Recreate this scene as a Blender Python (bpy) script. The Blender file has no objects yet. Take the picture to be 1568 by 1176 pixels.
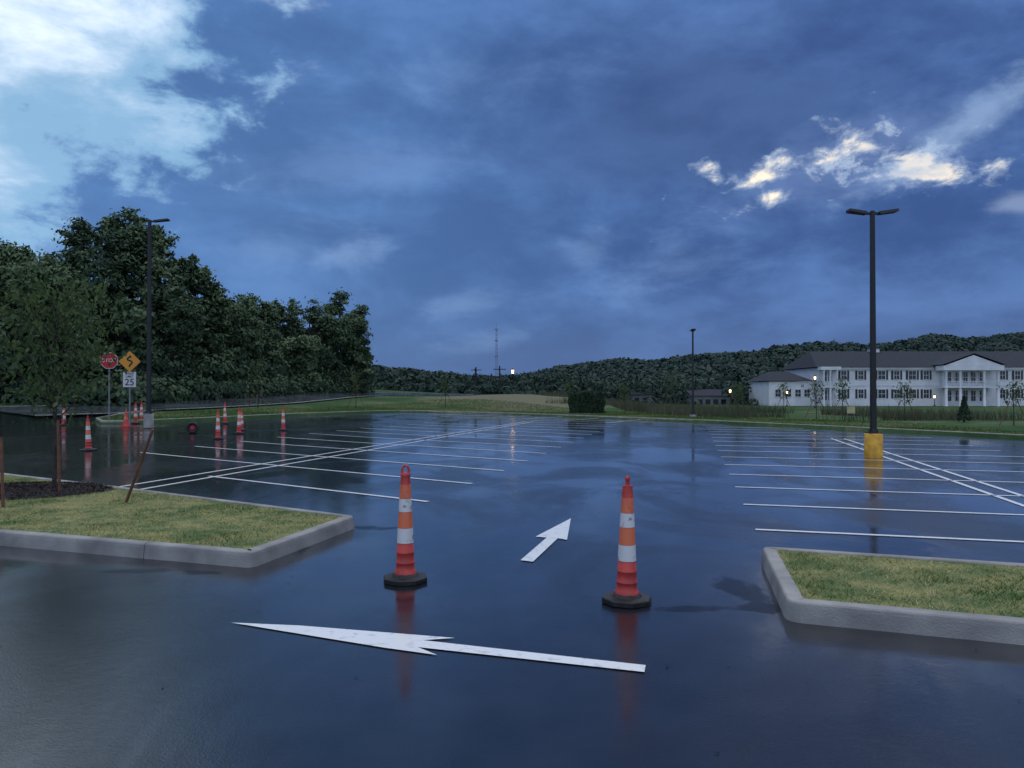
import bpy, math, random
import numpy as np
from mathutils import Vector, Matrix
rng=np.random.default_rng(7); random.seed(7)
S=bpy.context.scene
S.view_settings.view_transform='Standard'; S.view_settings.look='None'; S.view_settings.exposure=0

# ---------------------------------------------------------------- survey helpers
CH=1.7; F=1178.0
def P(u,v,z=0.0):
    d=(CH-z)*F/(v-600.0); return ((u-784.0)/F*d,d)
def at(u,d): return ((u-784.0)/F*d,d)
def sstep(t): t=np.clip(t,0,1); return t*t*(3-2*t)
def Hf(x,y):
    x=np.asarray(x,float); y=np.asarray(y,float)
    t=(y-14)/30.0
    a=np.where(t<0,0,np.where(t<.2,t*t/.4,t-.1)); a=1.2*(1-np.exp(-(a/1.2)**1.6)) 
    a=np.minimum(a*1.15,1.2)
    b=np.clip((-x-4)/25.0,0,1.25)**1.4
    return 1.6*a*b
KP=[(-300,20),(-90,30),(-30,38.5),(-22,41.5),(-20.3,40),(-19.5,36),(-18.4,34.4),(-17.2,35.4),(-15.6,38.5),(-13.4,45),(-10.5,54),(-8.6,59),(-6.6,61.2),(-4,60.8),(0,57.5),(3.6,52.7),(10.2,43.5),(15.1,34.5),(18.5,27.8),(25,16),(32,3),(36,-6),(60,-12),(400,-15)]
KX=np.array([p[0] for p in KP],float); KY=np.array([p[1] for p in KP],float)
def K(x): return np.interp(x,KX,KY)
def Gf(x,y):
    x=np.asarray(x,float); y=np.asarray(y,float)
    k=K(x); t=y-k
    lift=-.02+.14*np.clip(np.maximum((x+21)/1.5,(y-43)/6),0,1)
    left=1-sstep((x-2)/22)
    z=Hf(x,y)*(1-.45*sstep((y-75)/60))+lift
    z=z+left*np.clip(y-60,0,70)*.016
    z=z+.95*np.exp(-((x+0)/11)**2-((y-82)/13)**2)*sstep(t/8)
    z=z-(1-left)*1.0*sstep((y-60)/70)*sstep(t/20)
    return z

# ---------------------------------------------------------------- mesh helpers
def empty(name,loc=(0,0,0),rot=0):
    o=bpy.data.objects.new(name,None); S.collection.objects.link(o); o.location=loc; o.rotation_euler=(0,0,rot); o.empty_display_size=.2; return o
def mesh(name,V,Fs,mats,idx=None,smooth=False,parent=None,tone=None):
    me=bpy.data.meshes.new(name)
    V=np.asarray(V,float)
    if isinstance(Fs,np.ndarray):
        n,k=Fs.shape
        me.vertices.add(len(V)); me.vertices.foreach_set('co',V.ravel())
        me.loops.add(n*k); me.loops.foreach_set('vertex_index',Fs.ravel().astype(np.int32))
        me.polygons.add(n); me.polygons.foreach_set('loop_start',np.arange(0,n*k,k,dtype=np.int32))
        me.update(calc_edges=True)
    else:
        me.from_pydata([tuple(v) for v in V],[],Fs); me.update()
    if not isinstance(mats,(list,tuple)): mats=[mats]
    for m in mats: me.materials.append(m)
    if idx is not None: me.polygons.foreach_set('material_index',np.asarray(idx,dtype=np.int32))
    if smooth is True: me.polygons.foreach_set('use_smooth',np.ones(len(me.polygons),dtype=bool))
    elif smooth is not False: me.polygons.foreach_set('use_smooth',np.asarray(smooth,dtype=bool))
    if tone is not None:
        a=me.attributes.new('tone','FLOAT','FACE'); a.data.foreach_set('value',np.asarray(tone,dtype=np.float32))
    o=bpy.data.objects.new(name,me); S.collection.objects.link(o)
    if parent: o.parent=parent
    return o
class MB:
    def __init__(s): s.V=[];s.F=[];s.I=[];s.S=[];s.n=0
    def add(s,V,Fs,i=0,sm=False):
        s.V+= [tuple(v) for v in V]; s.F+=[tuple(a+s.n for a in f) for f in Fs]; s.I+=[i]*len(Fs); s.S+=[sm]*len(Fs); s.n+=len(V)
    def box(s,x0,x1,y0,y1,z0,z1,i=0):
        s.add([(x0,y0,z0),(x1,y0,z0),(x1,y1,z0),(x0,y1,z0),(x0,y0,z1),(x1,y0,z1),(x1,y1,z1),(x0,y1,z1)],
              [(0,3,2,1),(4,5,6,7),(0,1,5,4),(1,2,6,5),(2,3,7,6),(3,0,4,7)],i)
    def tube(s,pts,rad,n=8,i=0,cap=True,sm=True):
        V=[];Fs=[];pts=[Vector(p) for p in pts]
        for j,p in enumerate(pts):
            d=(pts[min(j+1,len(pts)-1)]-pts[max(j-1,0)]).normalized()
            r=Vector((1,0,0)) if abs(d.x)<.9 else Vector((0,1,0))
            u=d.cross(r).normalized(); w=d.cross(u)
            for k in range(n):
                an=2*math.pi*k/n; V.append(p+(u*math.cos(an)+w*math.sin(an))*rad[j])
        for j in range(len(pts)-1):
            for k in range(n): Fs.append((j*n+k,j*n+(k+1)%n,(j+1)*n+(k+1)%n,(j+1)*n+k))
        s.add(V,Fs,i,sm)
        if cap:
            s.add(V[-n:],[tuple(range(n))],i); s.add(V[:n],[tuple(range(n))[::-1]],i)
    def lathe(s,prof,n=24,i=0,c=(0,0,0),sm=True,ph=0):
        V=[];Fs=[]
        for r,z in prof:
            for k in range(n):
                a=2*math.pi*k/n+ph; V.append((c[0]+r*math.cos(a),c[1]+r*math.sin(a),c[2]+z))
        for j in range(len(prof)-1):
            for k in range(n): Fs.append((j*n+k,j*n+(k+1)%n,(j+1)*n+(k+1)%n,(j+1)*n+k))
        s.add(V,Fs,i,sm)
        s.add(V[-n:],[tuple(range(n))],i); s.add(V[:n],[tuple(range(n))[::-1]],i)
    def obj(s,name,mats,parent=None,xf=None):
        o=mesh(name,s.V,s.F,mats,s.I,s.S,parent); return o

# ---------------------------------------------------------------- materials
def new_mat(name):
    m=bpy.data.materials.new(name); m.use_nodes=True; nt=m.node_tree
    return m,nt,nt.nodes['Principled BSDF']
def mat(name,c1,c2=None,scale=4,rough=.6,metal=0,bump=0,bscale=60,coat=0,emit=None,es=0,detail=4,contrast=(.35,.65)):
    m,nt,b=new_mat(name); N=nt.nodes; L=nt.links
    b.inputs['Roughness'].default_value=rough; b.inputs['Metallic'].default_value=metal
    b.inputs['Coat Weight'].default_value=coat; b.inputs['Coat Roughness'].default_value=.12
    tc=N.new('ShaderNodeTexCoord')
    c2=c2 or tuple(v*.75 for v in c1)
    n=N.new('ShaderNodeTexNoise'); n.inputs['Scale'].default_value=scale; n.inputs['Detail'].default_value=detail
    L.new(tc.outputs['Object'],n.inputs['Vector'])
    r=N.new('ShaderNodeValToRGB'); r.color_ramp.elements[0].position=contrast[0]; r.color_ramp.elements[1].position=contrast[1]
    r.color_ramp.elements[0].color=(*c2,1); r.color_ramp.elements[1].color=(*c1,1)
    L.new(n.outputs['Fac'],r.inputs['Fac']); L.new(r.outputs['Color'],b.inputs['Base Color'])
    if bump:
        n2=N.new('ShaderNodeTexNoise'); n2.inputs['Scale'].default_value=bscale; n2.inputs['Detail'].default_value=4
        L.new(tc.outputs['Object'],n2.inputs['Vector'])
        bp=N.new('ShaderNodeBump'); bp.inputs['Strength'].default_value=bump; bp.inputs['Distance'].default_value=.01
        L.new(n2.outputs['Fac'],bp.inputs['Height']); L.new(bp.outputs['Normal'],b.inputs['Normal'])
    if emit: b.inputs['Emission Color'].default_value=(*emit,1); b.inputs['Emission Strength'].default_value=es
    return m
def leaf_mat(name,dark,light,trans=0,rough=.8):
    m,nt,b=new_mat(name); N=nt.nodes; L=nt.links
    a=N.new('ShaderNodeAttribute'); a.attribute_name='tone'
    r=N.new('ShaderNodeValToRGB'); r.color_ramp.elements[0].color=(*dark,1); r.color_ramp.elements[1].color=(*light,1)
    L.new(a.outputs['Fac'],r.inputs['Fac']); L.new(r.outputs['Color'],b.inputs['Base Color'])
    b.inputs['Roughness'].default_value=rough; b.inputs['Specular IOR Level'].default_value=.12
    if trans:
        t=N.new('ShaderNodeBsdfTranslucent'); L.new(r.outputs['Color'],t.inputs['Color'])
        mx=N.new('ShaderNodeMixShader'); mx.inputs['Fac'].default_value=trans
        out=N['Material Output']; L.new(b.outputs[0],mx.inputs[1]); L.new(t.outputs[0],mx.inputs[2]); L.new(mx.outputs[0],out.inputs['Surface'])
    return m

DRAINED=[((2.0,6.5),(.30,.85)),((1.45,6.05),(.8,.16)),((-3.6,7.32),(.75,.16)),((-2.85,7.22),(.3,.12)),((-2.25,8.3),(.18,.6)),((-1.75,9.6),(.5,.25))]
def asphalt_mat(name,base=(.008,.0095,.013),wet=1.0,spots=True):
    m,nt,b=new_mat(name); N=nt.nodes; L=nt.links
    tc=N.new('ShaderNodeTexCoord')
    def noise(sc,det=4,dist=0,st=None,ro=.5):
        n=N.new('ShaderNodeTexNoise'); n.inputs['Scale'].default_value=sc; n.inputs['Detail'].default_value=det; n.inputs['Distortion'].default_value=dist; n.inputs['Roughness'].default_value=ro
        if st:
            mp=N.new('ShaderNodeMapping'); mp.inputs['Scale'].default_value=st; mp.inputs['Rotation'].default_value=(0,0,.33); L.new(tc.outputs['Object'],mp.inputs['Vector']); L.new(mp.outputs[0],n.inputs['Vector'])
        else: L.new(tc.outputs['Object'],n.inputs['Vector'])
        return n
    def mr(src,a,b_,c,d):
        r=N.new('ShaderNodeMapRange'); r.interpolation_type='SMOOTHSTEP'
        for i,q in zip((1,2,3,4),(a,b_,c,d)): r.inputs[i].default_value=q
        L.new(src,r.inputs[0]); return r.outputs[0]
    def mth(op,a,b_):
        n=N.new('ShaderNodeMath'); n.operation=op
        for i,q in enumerate((a,b_)):
            if isinstance(q,(int,float)): n.inputs[i].default_value=q
            else: L.new(q,n.inputs[i])
        return n.outputs[0]
    big=noise(.42,6,.6,(1,.6,1),.6); fine=noise(70,3,0,None,.65); drain=noise(1.4,6,.6,(1,.55,1),.65); mid=noise(2.2,4)
    r=N.new('ShaderNodeValToRGB'); r.color_ramp.elements[0].position=.3; r.color_ramp.elements[1].position=.75
    r.color_ramp.elements[0].color=(*[c*.6 for c in base],1); r.color_ramp.elements[1].color=(*[c*1.6 for c in base],1)
    L.new(mid.outputs['Fac'],r.inputs['Fac']); L.new(r.outputs['Color'],b.inputs['Base Color'])
    b.inputs['Roughness'].default_value=.28; b.inputs['Specular IOR Level'].default_value=.08
    dv=drain.outputs['Fac']
    if spots:
        for (cx,cy),(rx,ry) in DRAINED:
            s1=N.new('ShaderNodeVectorMath'); s1.operation='SUBTRACT'; s1.inputs[1].default_value=(cx,cy,0); L.new(tc.outputs['Object'],s1.inputs[0])
            s2=N.new('ShaderNodeVectorMath'); s2.operation='MULTIPLY'; s2.inputs[1].default_value=(1/rx,1/ry,0); L.new(s1.outputs[0],s2.inputs[0])
            s3=N.new('ShaderNodeVectorMath'); s3.operation='LENGTH'; L.new(s2.outputs[0],s3.inputs[0])
            dv=mth('ADD',dv,mr(s3.outputs['Value'],1.4,.1,0,.30))
    # film thins out over the high ground between pools
    film=mr(big.outputs['Fac'],.44,.64,1.0,.62)
    L.new(mth('MULTIPLY',film,mr(dv,.70,.78,wet,.25*wet)),b.inputs['Coat Weight']); b.inputs['Coat IOR'].default_value=1.50
    L.new(mr(big.outputs['Fac'],.42,.62,.012,.085),b.inputs['Coat Roughness'])
    bp=N.new('ShaderNodeBump'); bp.inputs['Strength'].default_value=.5; bp.inputs['Distance'].default_value=.004
    L.new(fine.outputs['Fac'],bp.inputs['Height']); L.new(bp.outputs['Normal'],b.inputs['Normal'])
    rip=noise(11,4,.3,None,.6); bp2=N.new('ShaderNodeBump'); bp2.inputs['Distance'].default_value=.010
    L.new(mr(big.outputs['Fac'],.40,.6,.05,.20),bp2.inputs['Strength'])
    L.new(rip.outputs['Fac'],bp2.inputs['Height'])
    bp3=N.new('ShaderNodeBump'); bp3.inputs['Distance'].default_value=.003
    L.new(mr(big.outputs['Fac'],.40,.6,.08,.55),bp3.inputs['Strength'])
    L.new(fine.outputs['Fac'],bp3.inputs['Height']); L.new(bp2.outputs['Normal'],bp3.inputs['Normal']); L.new(bp3.outputs['Normal'],b.inputs['Coat Normal'])
    return m
M_ASPH=asphalt_mat('wet_asphalt'); M_ROAD=asphalt_mat('wet_road',(.085,.095,.108),.9,False)  # road base is paler, painting in the sky reflection along it
M_PAINT=mat('white_road_paint',(.82,.82,.80),(.50,.51,.51),14,.35,coat=.3,contrast=(.25,.45),bump=.2,bscale=120,detail=8)
M_KERB=mat('kerb_concrete',(.36,.345,.32),(.17,.165,.16),2.6,.7,bump=.6,bscale=70,contrast=(.3,.7),detail=10)
M_MULCH=mat('mulch',(.035,.025,.02),(.010,.008,.007),30,.9,bump=1,bscale=50)
M_TURF=mat('turf',(.22,.21,.07),(.06,.11,.025),3.5,.9,bump=.8,bscale=60,contrast=(.35,.6))
def ground_mat():
    m,nt,b=new_mat('meadow_ground'); N=nt.nodes; L=nt.links
    tc=N.new('ShaderNodeTexCoord')
    n=N.new('ShaderNodeTexNoise'); n.inputs['Scale'].default_value=.12; n.inputs['Detail'].default_value=8; n.inputs['Roughness'].default_value=.65
    L.new(tc.outputs['Object'],n.inputs['Vector'])
    r=N.new('ShaderNodeValToRGB'); e=r.color_ramp.elements
    e[0].position=.38; e[0].color=(.030,.064,.022,1); e[1].position=.68; e[1].color=(.15,.145,.09,1)
    x=e.new(.55); x.color=(.052,.096,.034,1)
    n2=N.new('ShaderNodeTexNoise'); n2.inputs['Scale'].default_value=3; n2.inputs['Detail'].default_value=5; L.new(tc.outputs['Object'],n2.inputs['Vector'])
    v=N.new('ShaderNodeVectorMath'); v.operation='SUBTRACT'; v.inputs[1].default_value=(0,74,1); L.new(tc.outputs['Object'],v.inputs[0])
    v2=N.new('ShaderNodeVectorMath'); v2.operation='MULTIPLY'; v2.inputs[1].default_value=(1/9,1/16,0); L.new(v.outputs[0],v2.inputs[0])
    v3=N.new('ShaderNodeVectorMath'); v3.operation='LENGTH'; L.new(v2.outputs[0],v3.inputs[0])
    mr=N.new('ShaderNodeMapRange'); mr.inputs['From Min'].default_value=1.2; mr.inputs['From Max'].default_value=.3; mr.inputs['To Max'].default_value=.3
    L.new(v3.outputs['Value'],mr.inputs['Value'])
    ad=N.new('ShaderNodeMath'); ad.operation='ADD'; L.new(n.outputs['Fac'],ad.inputs[0]); L.new(mr.outputs[0],ad.inputs[1])
    ad2=N.new('ShaderNodeMath'); ad2.operation='MULTIPLY_ADD'; ad2.inputs[1].default_value=.35; L.new(n2.outputs['Fac'],ad2.inputs[0]); L.new(ad.outputs[0],ad2.inputs[2])
    sb=N.new('ShaderNodeMath'); sb.operation='SUBTRACT'; sb.inputs[1].default_value=.18; L.new(ad2.outputs[0],sb.inputs[0])
    L.new(sb.outputs[0],r.inputs['Fac']); L.new(r.outputs['Color'],b.inputs['Base Color'])
    b.inputs['Roughness'].default_value=1; b.inputs['Specular IOR Level'].default_value=.1
    bp=N.new('ShaderNodeBump'); bp.inputs['Strength'].default_value=.8; bp.inputs['Distance'].default_value=.1
    L.new(n2.outputs['Fac'],bp.inputs['Height']); L.new(bp.outputs['Normal'],b.inputs['Normal'])
    return m
M_GND=ground_mat()
M_BARK=mat('bark',(.07,.055,.045),(.025,.02,.018),12,.9,bump=.8,bscale=30)
M_POLE=mat('dark_bronze_paint',(.012,.012,.014),(.008,.008,.009),8,.55)
M_YEL=mat('yellow_painted_concrete',(.78,.42,.03),(.50,.25,.02),5,.5,bump=.3,detail=8)
M_ORED=mat('orange_plastic',(.60,.065,.045),(.34,.035,.035),7,.5,contrast=(.3,.6),detail=9)
M_ORNG=mat('orange_reflective_sleeve',(.74,.18,.08),(.46,.09,.05),11,.4,contrast=(.25,.5),detail=9)
M_WBND=mat('white_reflective_sleeve',(.66,.66,.66),(.18,.18,.18),11,.35,contrast=(.33,.43),detail=9)
M_RUB=mat('black_rubber',(.012,.012,.013),(.006,.006,.006),10,.6,bump=.3)
M_STAKE=mat('wood_stake',(.20,.085,.045),(.10,.045,.03),8,.8)
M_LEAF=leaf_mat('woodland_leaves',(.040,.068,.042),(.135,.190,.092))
M_LEAFN=leaf_mat('young_leaves',(.045,.080,.030),(.13,.18,.07),.3)
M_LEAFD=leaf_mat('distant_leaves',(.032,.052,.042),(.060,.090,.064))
M_LEAFH=leaf_mat('hill_leaves',(.030,.052,.046),(.058,.088,.068))  # distance haze put into the colour: bluish, desaturated green
M_BLADE=leaf_mat('grass_blades',(.055,.11,.022),(.52,.46,.22))
M_TALL=leaf_mat('tall_grass',(.045,.07,.03),(.13,.125,.08))
M_WHITE=mat('white_siding',(.74,.75,.77),(.62,.63,.66),.6,.6)
M_ROOF=mat('shingle_roof',(.026,.032,.044),(.018,.022,.032),2.5,1)
M_GLASS=mat('dark_glass',(.02,.022,.03),(.012,.013,.018),1,.12)
M_SHUT=mat('dark_shutter',(.03,.035,.045),None,4,.6)
M_RED=mat('sign_red',(.50,.012,.02),(.44,.010,.018),4,.5)
M_SW=mat('sign_white',(.62,.62,.62),(.56,.56,.56),4,.4)
M_SY=mat('sign_amber',(.70,.30,.02),(.64,.26,.02),4,.4)
M_SP=mat('sign_pale_yellow',(.5,.46,.25),None,4,.5)
M_SB=mat('sign_black',(.012,.012,.012),None,4,.5)
M_GALV=mat('galvanised_steel',(.22,.23,.24),(.17,.17,.18),10,.5,metal=.4)
M_LIT=mat('lit_lamp',(.9,.7,.4),None,1,.5,emit=(1,.60,.25),es=8)

# ---------------------------------------------------------------- ground
def grid(XX,YY,ZZ):
    m,n=XX.shape
    V=np.stack([XX,YY,ZZ],-1).reshape(-1,3)
    i=np.arange(m-1)[:,None]*n+np.arange(n-1)[None,:]
    i=i.ravel(); Fq=np.stack([i,i+n,i+n+1,i+1],1)
    return V,Fq
xs=np.unique(np.concatenate([np.linspace(-3000,-300,10),np.linspace(-300,-60,25),np.arange(-60,60,.75),np.linspace(60,400,40),np.linspace(400,3000,10),KX]))
ts=np.concatenate([[-400,-100,-30,-.14,-.1],[.04,.3,.8],np.arange(1.5,30,1.2),np.arange(31,130,3),np.linspace(135,600,20),[1000,2000,4000]])
X=np.repeat(xs[:,None],len(ts),1); T=np.repeat(ts[None,:],len(xs),0); Y=K(X)+T
Z=np.where(T<0,Hf(X,Y)-.25,Gf(X,Y))
V,Fq=grid(X,Y,Z); mesh('ground',V,Fq,M_GND,smooth=False)
xl=np.unique(np.concatenate([np.arange(-90,60,.8),KX[(KX>-90)&(KX<60)]])); s=np.linspace(0,1,100)
X=np.repeat(xl[:,None],len(s),1); Y=-20+s[None,:]*(K(X)+20+.02); V,Fq=grid(X,Y,Hf(X,Y)); mesh('parking_lot_asphalt',V,Fq,M_ASPH,smooth=True)

def smooth_path(p,it=3):
    p=[np.array(a,float) for a in p]
    for _ in range(it):
        q=[p[0]]
        for a,b in zip(p[:-1],p[1:]): q+= [a*.75+b*.25,a*.25+b*.75]
        q.append(p[-1]); p=q
    return np.array(p)
rp=smooth_path([(-25.5,38.5),(-22,44.5),(-20.6,52),(-19.8,62),(-17,90),(-14,112),(-6,128),(10,136)],4)
tg=np.gradient(rp,axis=0); tg/=np.linalg.norm(tg,axis=1)[:,None]; nn=np.stack([-tg[:,1],tg[:,0]],1)
def road_strip(name,cols,dz,m):
    X=rp[:,0:1]+nn[:,0:1]*cols; Y=rp[:,1:2]+nn[:,1:2]*cols
    V,Fq=grid(X,Y,np.maximum(Gf(X,Y),Hf(X,Y)*(Y<46))+dz); mesh(name,V,Fq,m,smooth=True)
road_strip('road',np.linspace(-3.3,3.3,9),.07,M_ROAD)
road_strip('road_edge_line',np.array([2.88,3.0]),.085,M_PAINT); road_strip('road_edge_line',np.array([-3.0,-2.88]),.085,M_PAINT)

# kerbs ---------------------------------------------------------
def round_poly(pts,rs,n=7,closed=True):
    out=[];N=len(pts)
    for i,p in enumerate(pts):
        r=rs[i] if isinstance(rs,(list,tuple)) else rs
        if r<=0 or (not closed and i in(0,N-1)): out.append(p); continue
        p=np.array(p,float);a=np.array(pts[i-1],float);b=np.array(pts[(i+1)%N],float)
        da=(a-p)/np.linalg.norm(a-p);db=(b-p)/np.linalg.norm(b-p)
        A=p+da*r;B=p+db*r
        for k in range(n+1):
            t=k/n; out.append(tuple((1-t)**2*A+2*t*(1-t)*p+t*t*B))
    return out
def kerb(name,pts,closed,seg=2.9,h=.15,w=.15,zoff=0):
    pts=[np.array(p,float) for p in pts]
    if closed: pts.append(pts[0])
    n=len(pts)
    nor=[]
    for i in range(n-1):
        d=pts[i+1]-pts[i]; d/=np.linalg.norm(d); nor.append(np.array([-d[1],d[0]]))
    def vn(i):
        if closed: a=nor[(i-1)%(n-1)]; b=nor[i%(n-1)]
        else: a=nor[max(i-1,0)]; b=nor[min(i,n-2)]
        m=a+b; return m/ max(.3,np.dot(m,m)/2)
    strips=[[]]; acc=0
    for i in range(n-1):
        strips[-1].append((pts[i],vn(i)))
        ln=np.linalg.norm(pts[i+1]-pts[i]); d=(pts[i+1]-pts[i])/ln; pos=0
        while ln-pos>seg-acc:
            pos+=seg-acc; acc=0
            if ln-pos<.02 or pos<.02: continue
            strips[-1].append((pts[i]+d*(pos-.005),nor[i])); strips.append([(pts[i]+d*(pos+.005),nor[i])])
        acc+=ln-pos
    strips[-1].append((pts[-1],vn(n-1)))
    mb=MB()
    prof=[(0,-.05),(.010,.04),(.018,.11),(.024,.136),(.034,h-.003),(.048,h),(w-.01,h),(w,h-.01),(w,-.05)]
    for st in strips:
        V=[];Fs=[];m=len(prof)
        for p,nv in st:
            z0=float(Hf(p[0],p[1]))+zoff
            for o,z in prof: q=p+nv*o; V.append((q[0],q[1],z0+z))
        for j in range(len(st)-1):
            for k in range(m-1): Fs.append((j*m+k,(j+1)*m+k,(j+1)*m+k+1,j*m+k+1))
        Fs.append(tuple(range(m))); Fs.append(tuple(range((len(st)-1)*m,len(st)*m))[::-1])
        mb.add(V,Fs)
    return mb.obj(name,M_KERB)
islL=round_poly([(-2.50,7.42),(-1.93,9.68),(-6.7,12.85),(-9.6,14.7),(-17,19.2),(-17.5,12.4),(-5.67,8.52)],[.12,.16,0,.0,1,1,0])
islR=round_poly([(2.02,5.70),(3.44,5.17),(9.0,3.1),(9.8,5.2),(4.64,7.02),(2.50,7.80)],[.14,0,.3,.3,0,.16])
kerb('kerb',islL,True); kerb('kerb',islR,True)
farpts=[(x,float(K(x))) for x in [-20.3,-19.5,-18.4,-17.2,-15.6,-13.4,-10.5,-8.6,-6.6,-4,0,3.6,10.2,15.1,18.5,25,32,36]]
kerb('kerb',[(-20.2,43)]+farpts,False,seg=3.2)
def inset(poly,d):
    n=len(poly);o=[]
    for i in range(n):
        a=np.array(poly[i-1]);p=np.array(poly[i]);b=np.array(poly[(i+1)%n])
        t1=(p-a)/max(1e-6,np.linalg.norm(p-a));t2=(b-p)/max(1e-6,np.linalg.norm(b-p))
        m=np.array([-t1[1],t1[0]])+np.array([-t2[1],t2[0]]); m/=max(.3,np.dot(m,m)/2); o.append(tuple(p+m*d))
    return o
def pip(px,py,poly):
    inside=np.zeros(len(px),bool);n=len(poly)
    for i in range(n):
        x1,y1=poly[i];x2,y2=poly[(i+1)%n]
        c=((y1>py)!=(y2>py))&(px<(x2-x1)*(py-y1)/((y2-y1) if y2!=y1 else 1e-9)+x1); inside^=c
    return inside
import bmesh
def turf(name,poly,z):
    bm=bmesh.new(); vs=[bm.verts.new((x,y,float(Hf(x,y))+z)) for x,y in poly]; f=bm.faces.new(vs); bmesh.ops.triangulate(bm,faces=[f])
    me=bpy.data.meshes.new(name); bm.to_mesh(me); bm.free(); me.materials.append(M_TURF)
    o=bpy.data.objects.new(name,me); S.collection.objects.link(o); return o
inL=inset(islL,.14); inR=inset(islR,.14)
turf('lawn',inL,.135); turf('lawn',inR,.135)
def vnoise(x,y,sc,seed=0):
    r=np.random.default_rng(seed); g=r.random((256,256)); x=x*sc+500;y=y*sc+500
    xi=np.floor(x).astype(int);yi=np.floor(y).astype(int);fx=x-xi;fy=y-yi;fx=fx*fx*(3-2*fx);fy=fy*fy*(3-2*fy)
    G=lambda a,b:g[a%256,b%256]
    return (G(xi,yi)*(1-fx)+G(xi+1,yi)*fx)*(1-fy)+(G(xi,yi+1)*(1-fx)+G(xi+1,yi+1)*fx)*fy
def blades(name,x,y,z,h,w,lean,mat_,tone):
    n=len(x); an=rng.random(n)*2*np.pi; la=rng.random(n)*2*np.pi
    b=np.stack([x,y,z],1); dx=np.stack([np.cos(an),np.sin(an),0*an],1)*w[:,None]/2
    tip=b+np.stack([np.cos(la)*lean,np.sin(la)*lean,h],1)
    V=np.stack([b-dx,b+dx,tip],1).reshape(-1,3); Fq=np.arange(3*n).reshape(n,3)
    return mesh(name,V,Fq,mat_,tone=tone)
mulch_c=(-7.75,12.1)
def lawn_blades(poly,n,xr,yr,excl=None):
    x=rng.uniform(*xr,n);y=rng.uniform(*yr,n); k=pip(x,y,poly)
    if excl: k&=(((x-excl[0])/1.35)**2+((y-excl[1])/1.0)**2>1)
    x=x[k];y=y[k];n=len(x)
    st=vnoise(x,y,1.3,3)*.5+vnoise(x,y,5,5)*.35+vnoise(x,y,14,6)*.15
    edge=np.full(n,9.)
    for i in range(len(poly)):
        a=np.array(poly[i]);b=np.array(poly[(i+1)%len(poly)]);d=b-a;L2=max(1e-9,d@d)
        t=np.clip(((x-a[0])*d[0]+(y-a[1])*d[1])/L2,0,1); edge=np.minimum(edge,np.hypot(x-a[0]-t*d[0],y-a[1]-t*d[1]))
    tone=np.clip((st-.38)*2.2+rng.normal(0,.25,n)+.35*np.exp(-edge/.12),0,1)
    tall=vnoise(x,y,2.3,9)
    h=rng.uniform(.010,.038,n)*(.5+tall)
    lean=rng.uniform(.01,.06,n)
    blades('grass',x,y,Hf(x,y)+.133,h,rng.uniform(.004,.009,n),lean,M_BLADE,tone)
lawn_blades(inL,110000,(-11,-1.9),(7.4,15),mulch_c)
lawn_blades(inR,60000,(2,8),(3.6,7.9))
mb=MB();n=48;V=[];Fs=[]
for j,rr in enumerate([0,.4,.75,.92,1.0]):
    for k in range(n):
        a=2*math.pi*k/n; wob=1+.05*math.sin(3*a)+.04*math.sin(7*a+1)
        V.append((mulch_c[0]+math.cos(a)*1.35*rr*wob,mulch_c[1]+math.sin(a)*1.0*rr*wob,.14+.07*(1-rr**3)+random.uniform(-.008,.008)))
for j in range(4):
    for k in range(n): Fs.append((j*n+k,(j+1)*n+k,(j+1)*n+(k+1)%n,j*n+(k+1)%n))
mb.add(V,Fs,0,True); mb.obj('mulch_bed',M_MULCH)
n=5000;a=rng.random(n)*6.283;r=np.sqrt(rng.random(n))*1.02
x=mulch_c[0]+np.cos(a)*r*1.35;y=mulch_c[1]+np.sin(a)*r
M_CHIP=leaf_mat('mulch_chips',(.012,.009,.008),(.07,.05,.04),.0,.9)
blades('mulch_chips',x,y,.15+.07*(1-r**3),rng.uniform(0,.03,n),rng.uniform(.015,.03,n),rng.uniform(.02,.07,n),M_CHIP,rng.random(n)**2)
# a few clippings and leaves washed onto the tarmac
n=160; x=rng.uniform(-5,5,n); y=rng.uniform(3,13,n); k=~pip(x,y,islL)&~pip(x,y,islR); x=x[k];y=y[k];n=len(x)
blades('leaf_litter',x,y,np.full(n,.006),rng.uniform(.001,.006,n),rng.uniform(.008,.018,n),rng.uniform(.015,.035,n),M_CHIP,rng.random(n))

# markings ------------------------------------------------------
mk=MB()
def line(a,b,w=.09):
    a=np.array(a,float);b=np.array(b,float);L=np.linalg.norm(b-a);d=(b-a)/L;nv=np.array([-d[1],d[0]])*w/2
    m=max(1,int(L/.8));V=[];Fs=[]
    for k in range(m+1):
        p=a+(b-a)*k/m
        for sgn in(-1,1): q=p+nv*sgn; V.append((q[0],q[1],float(Hf(*q))+.007))
    for k in range(m): Fs.append((2*k,2*k+2,2*k+3,2*k+1))
    mk.add(V,Fs)
v=np.array([.235,.972])
A=np.array([-1.3,11.9]); off=np.array([-4.8,3.6])
for k in range(15):
    e=A+np.array([.56,2.33])*k
    far=2.0 if k<=8 else 1.9
    q=e+off*far
    if q[1]<K(q[0])-1 and q[1]<44: line(e,q if k>0 else e+off*1.0)
    elif e[1]<K(e[0])-4: line(e,e+off)
line((-7.05,13.6),np.array([-6.1,15.5])+v*29); line((-6.45,13.4),np.array([-5.6,15.6])+v*29)
B0=np.array([3.0,9.5]); dR=np.array([.956,-.27])
for k in range(14):
    e=B0+np.array([.49,2.12])*k
    if e[1]<K(e[0]+8)-0: line(e,e+dR*(9.2 if e[1]<24 else 8))
    elif e[1]<K(e[0]+4): line(e,e+dR*4.4)
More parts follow.
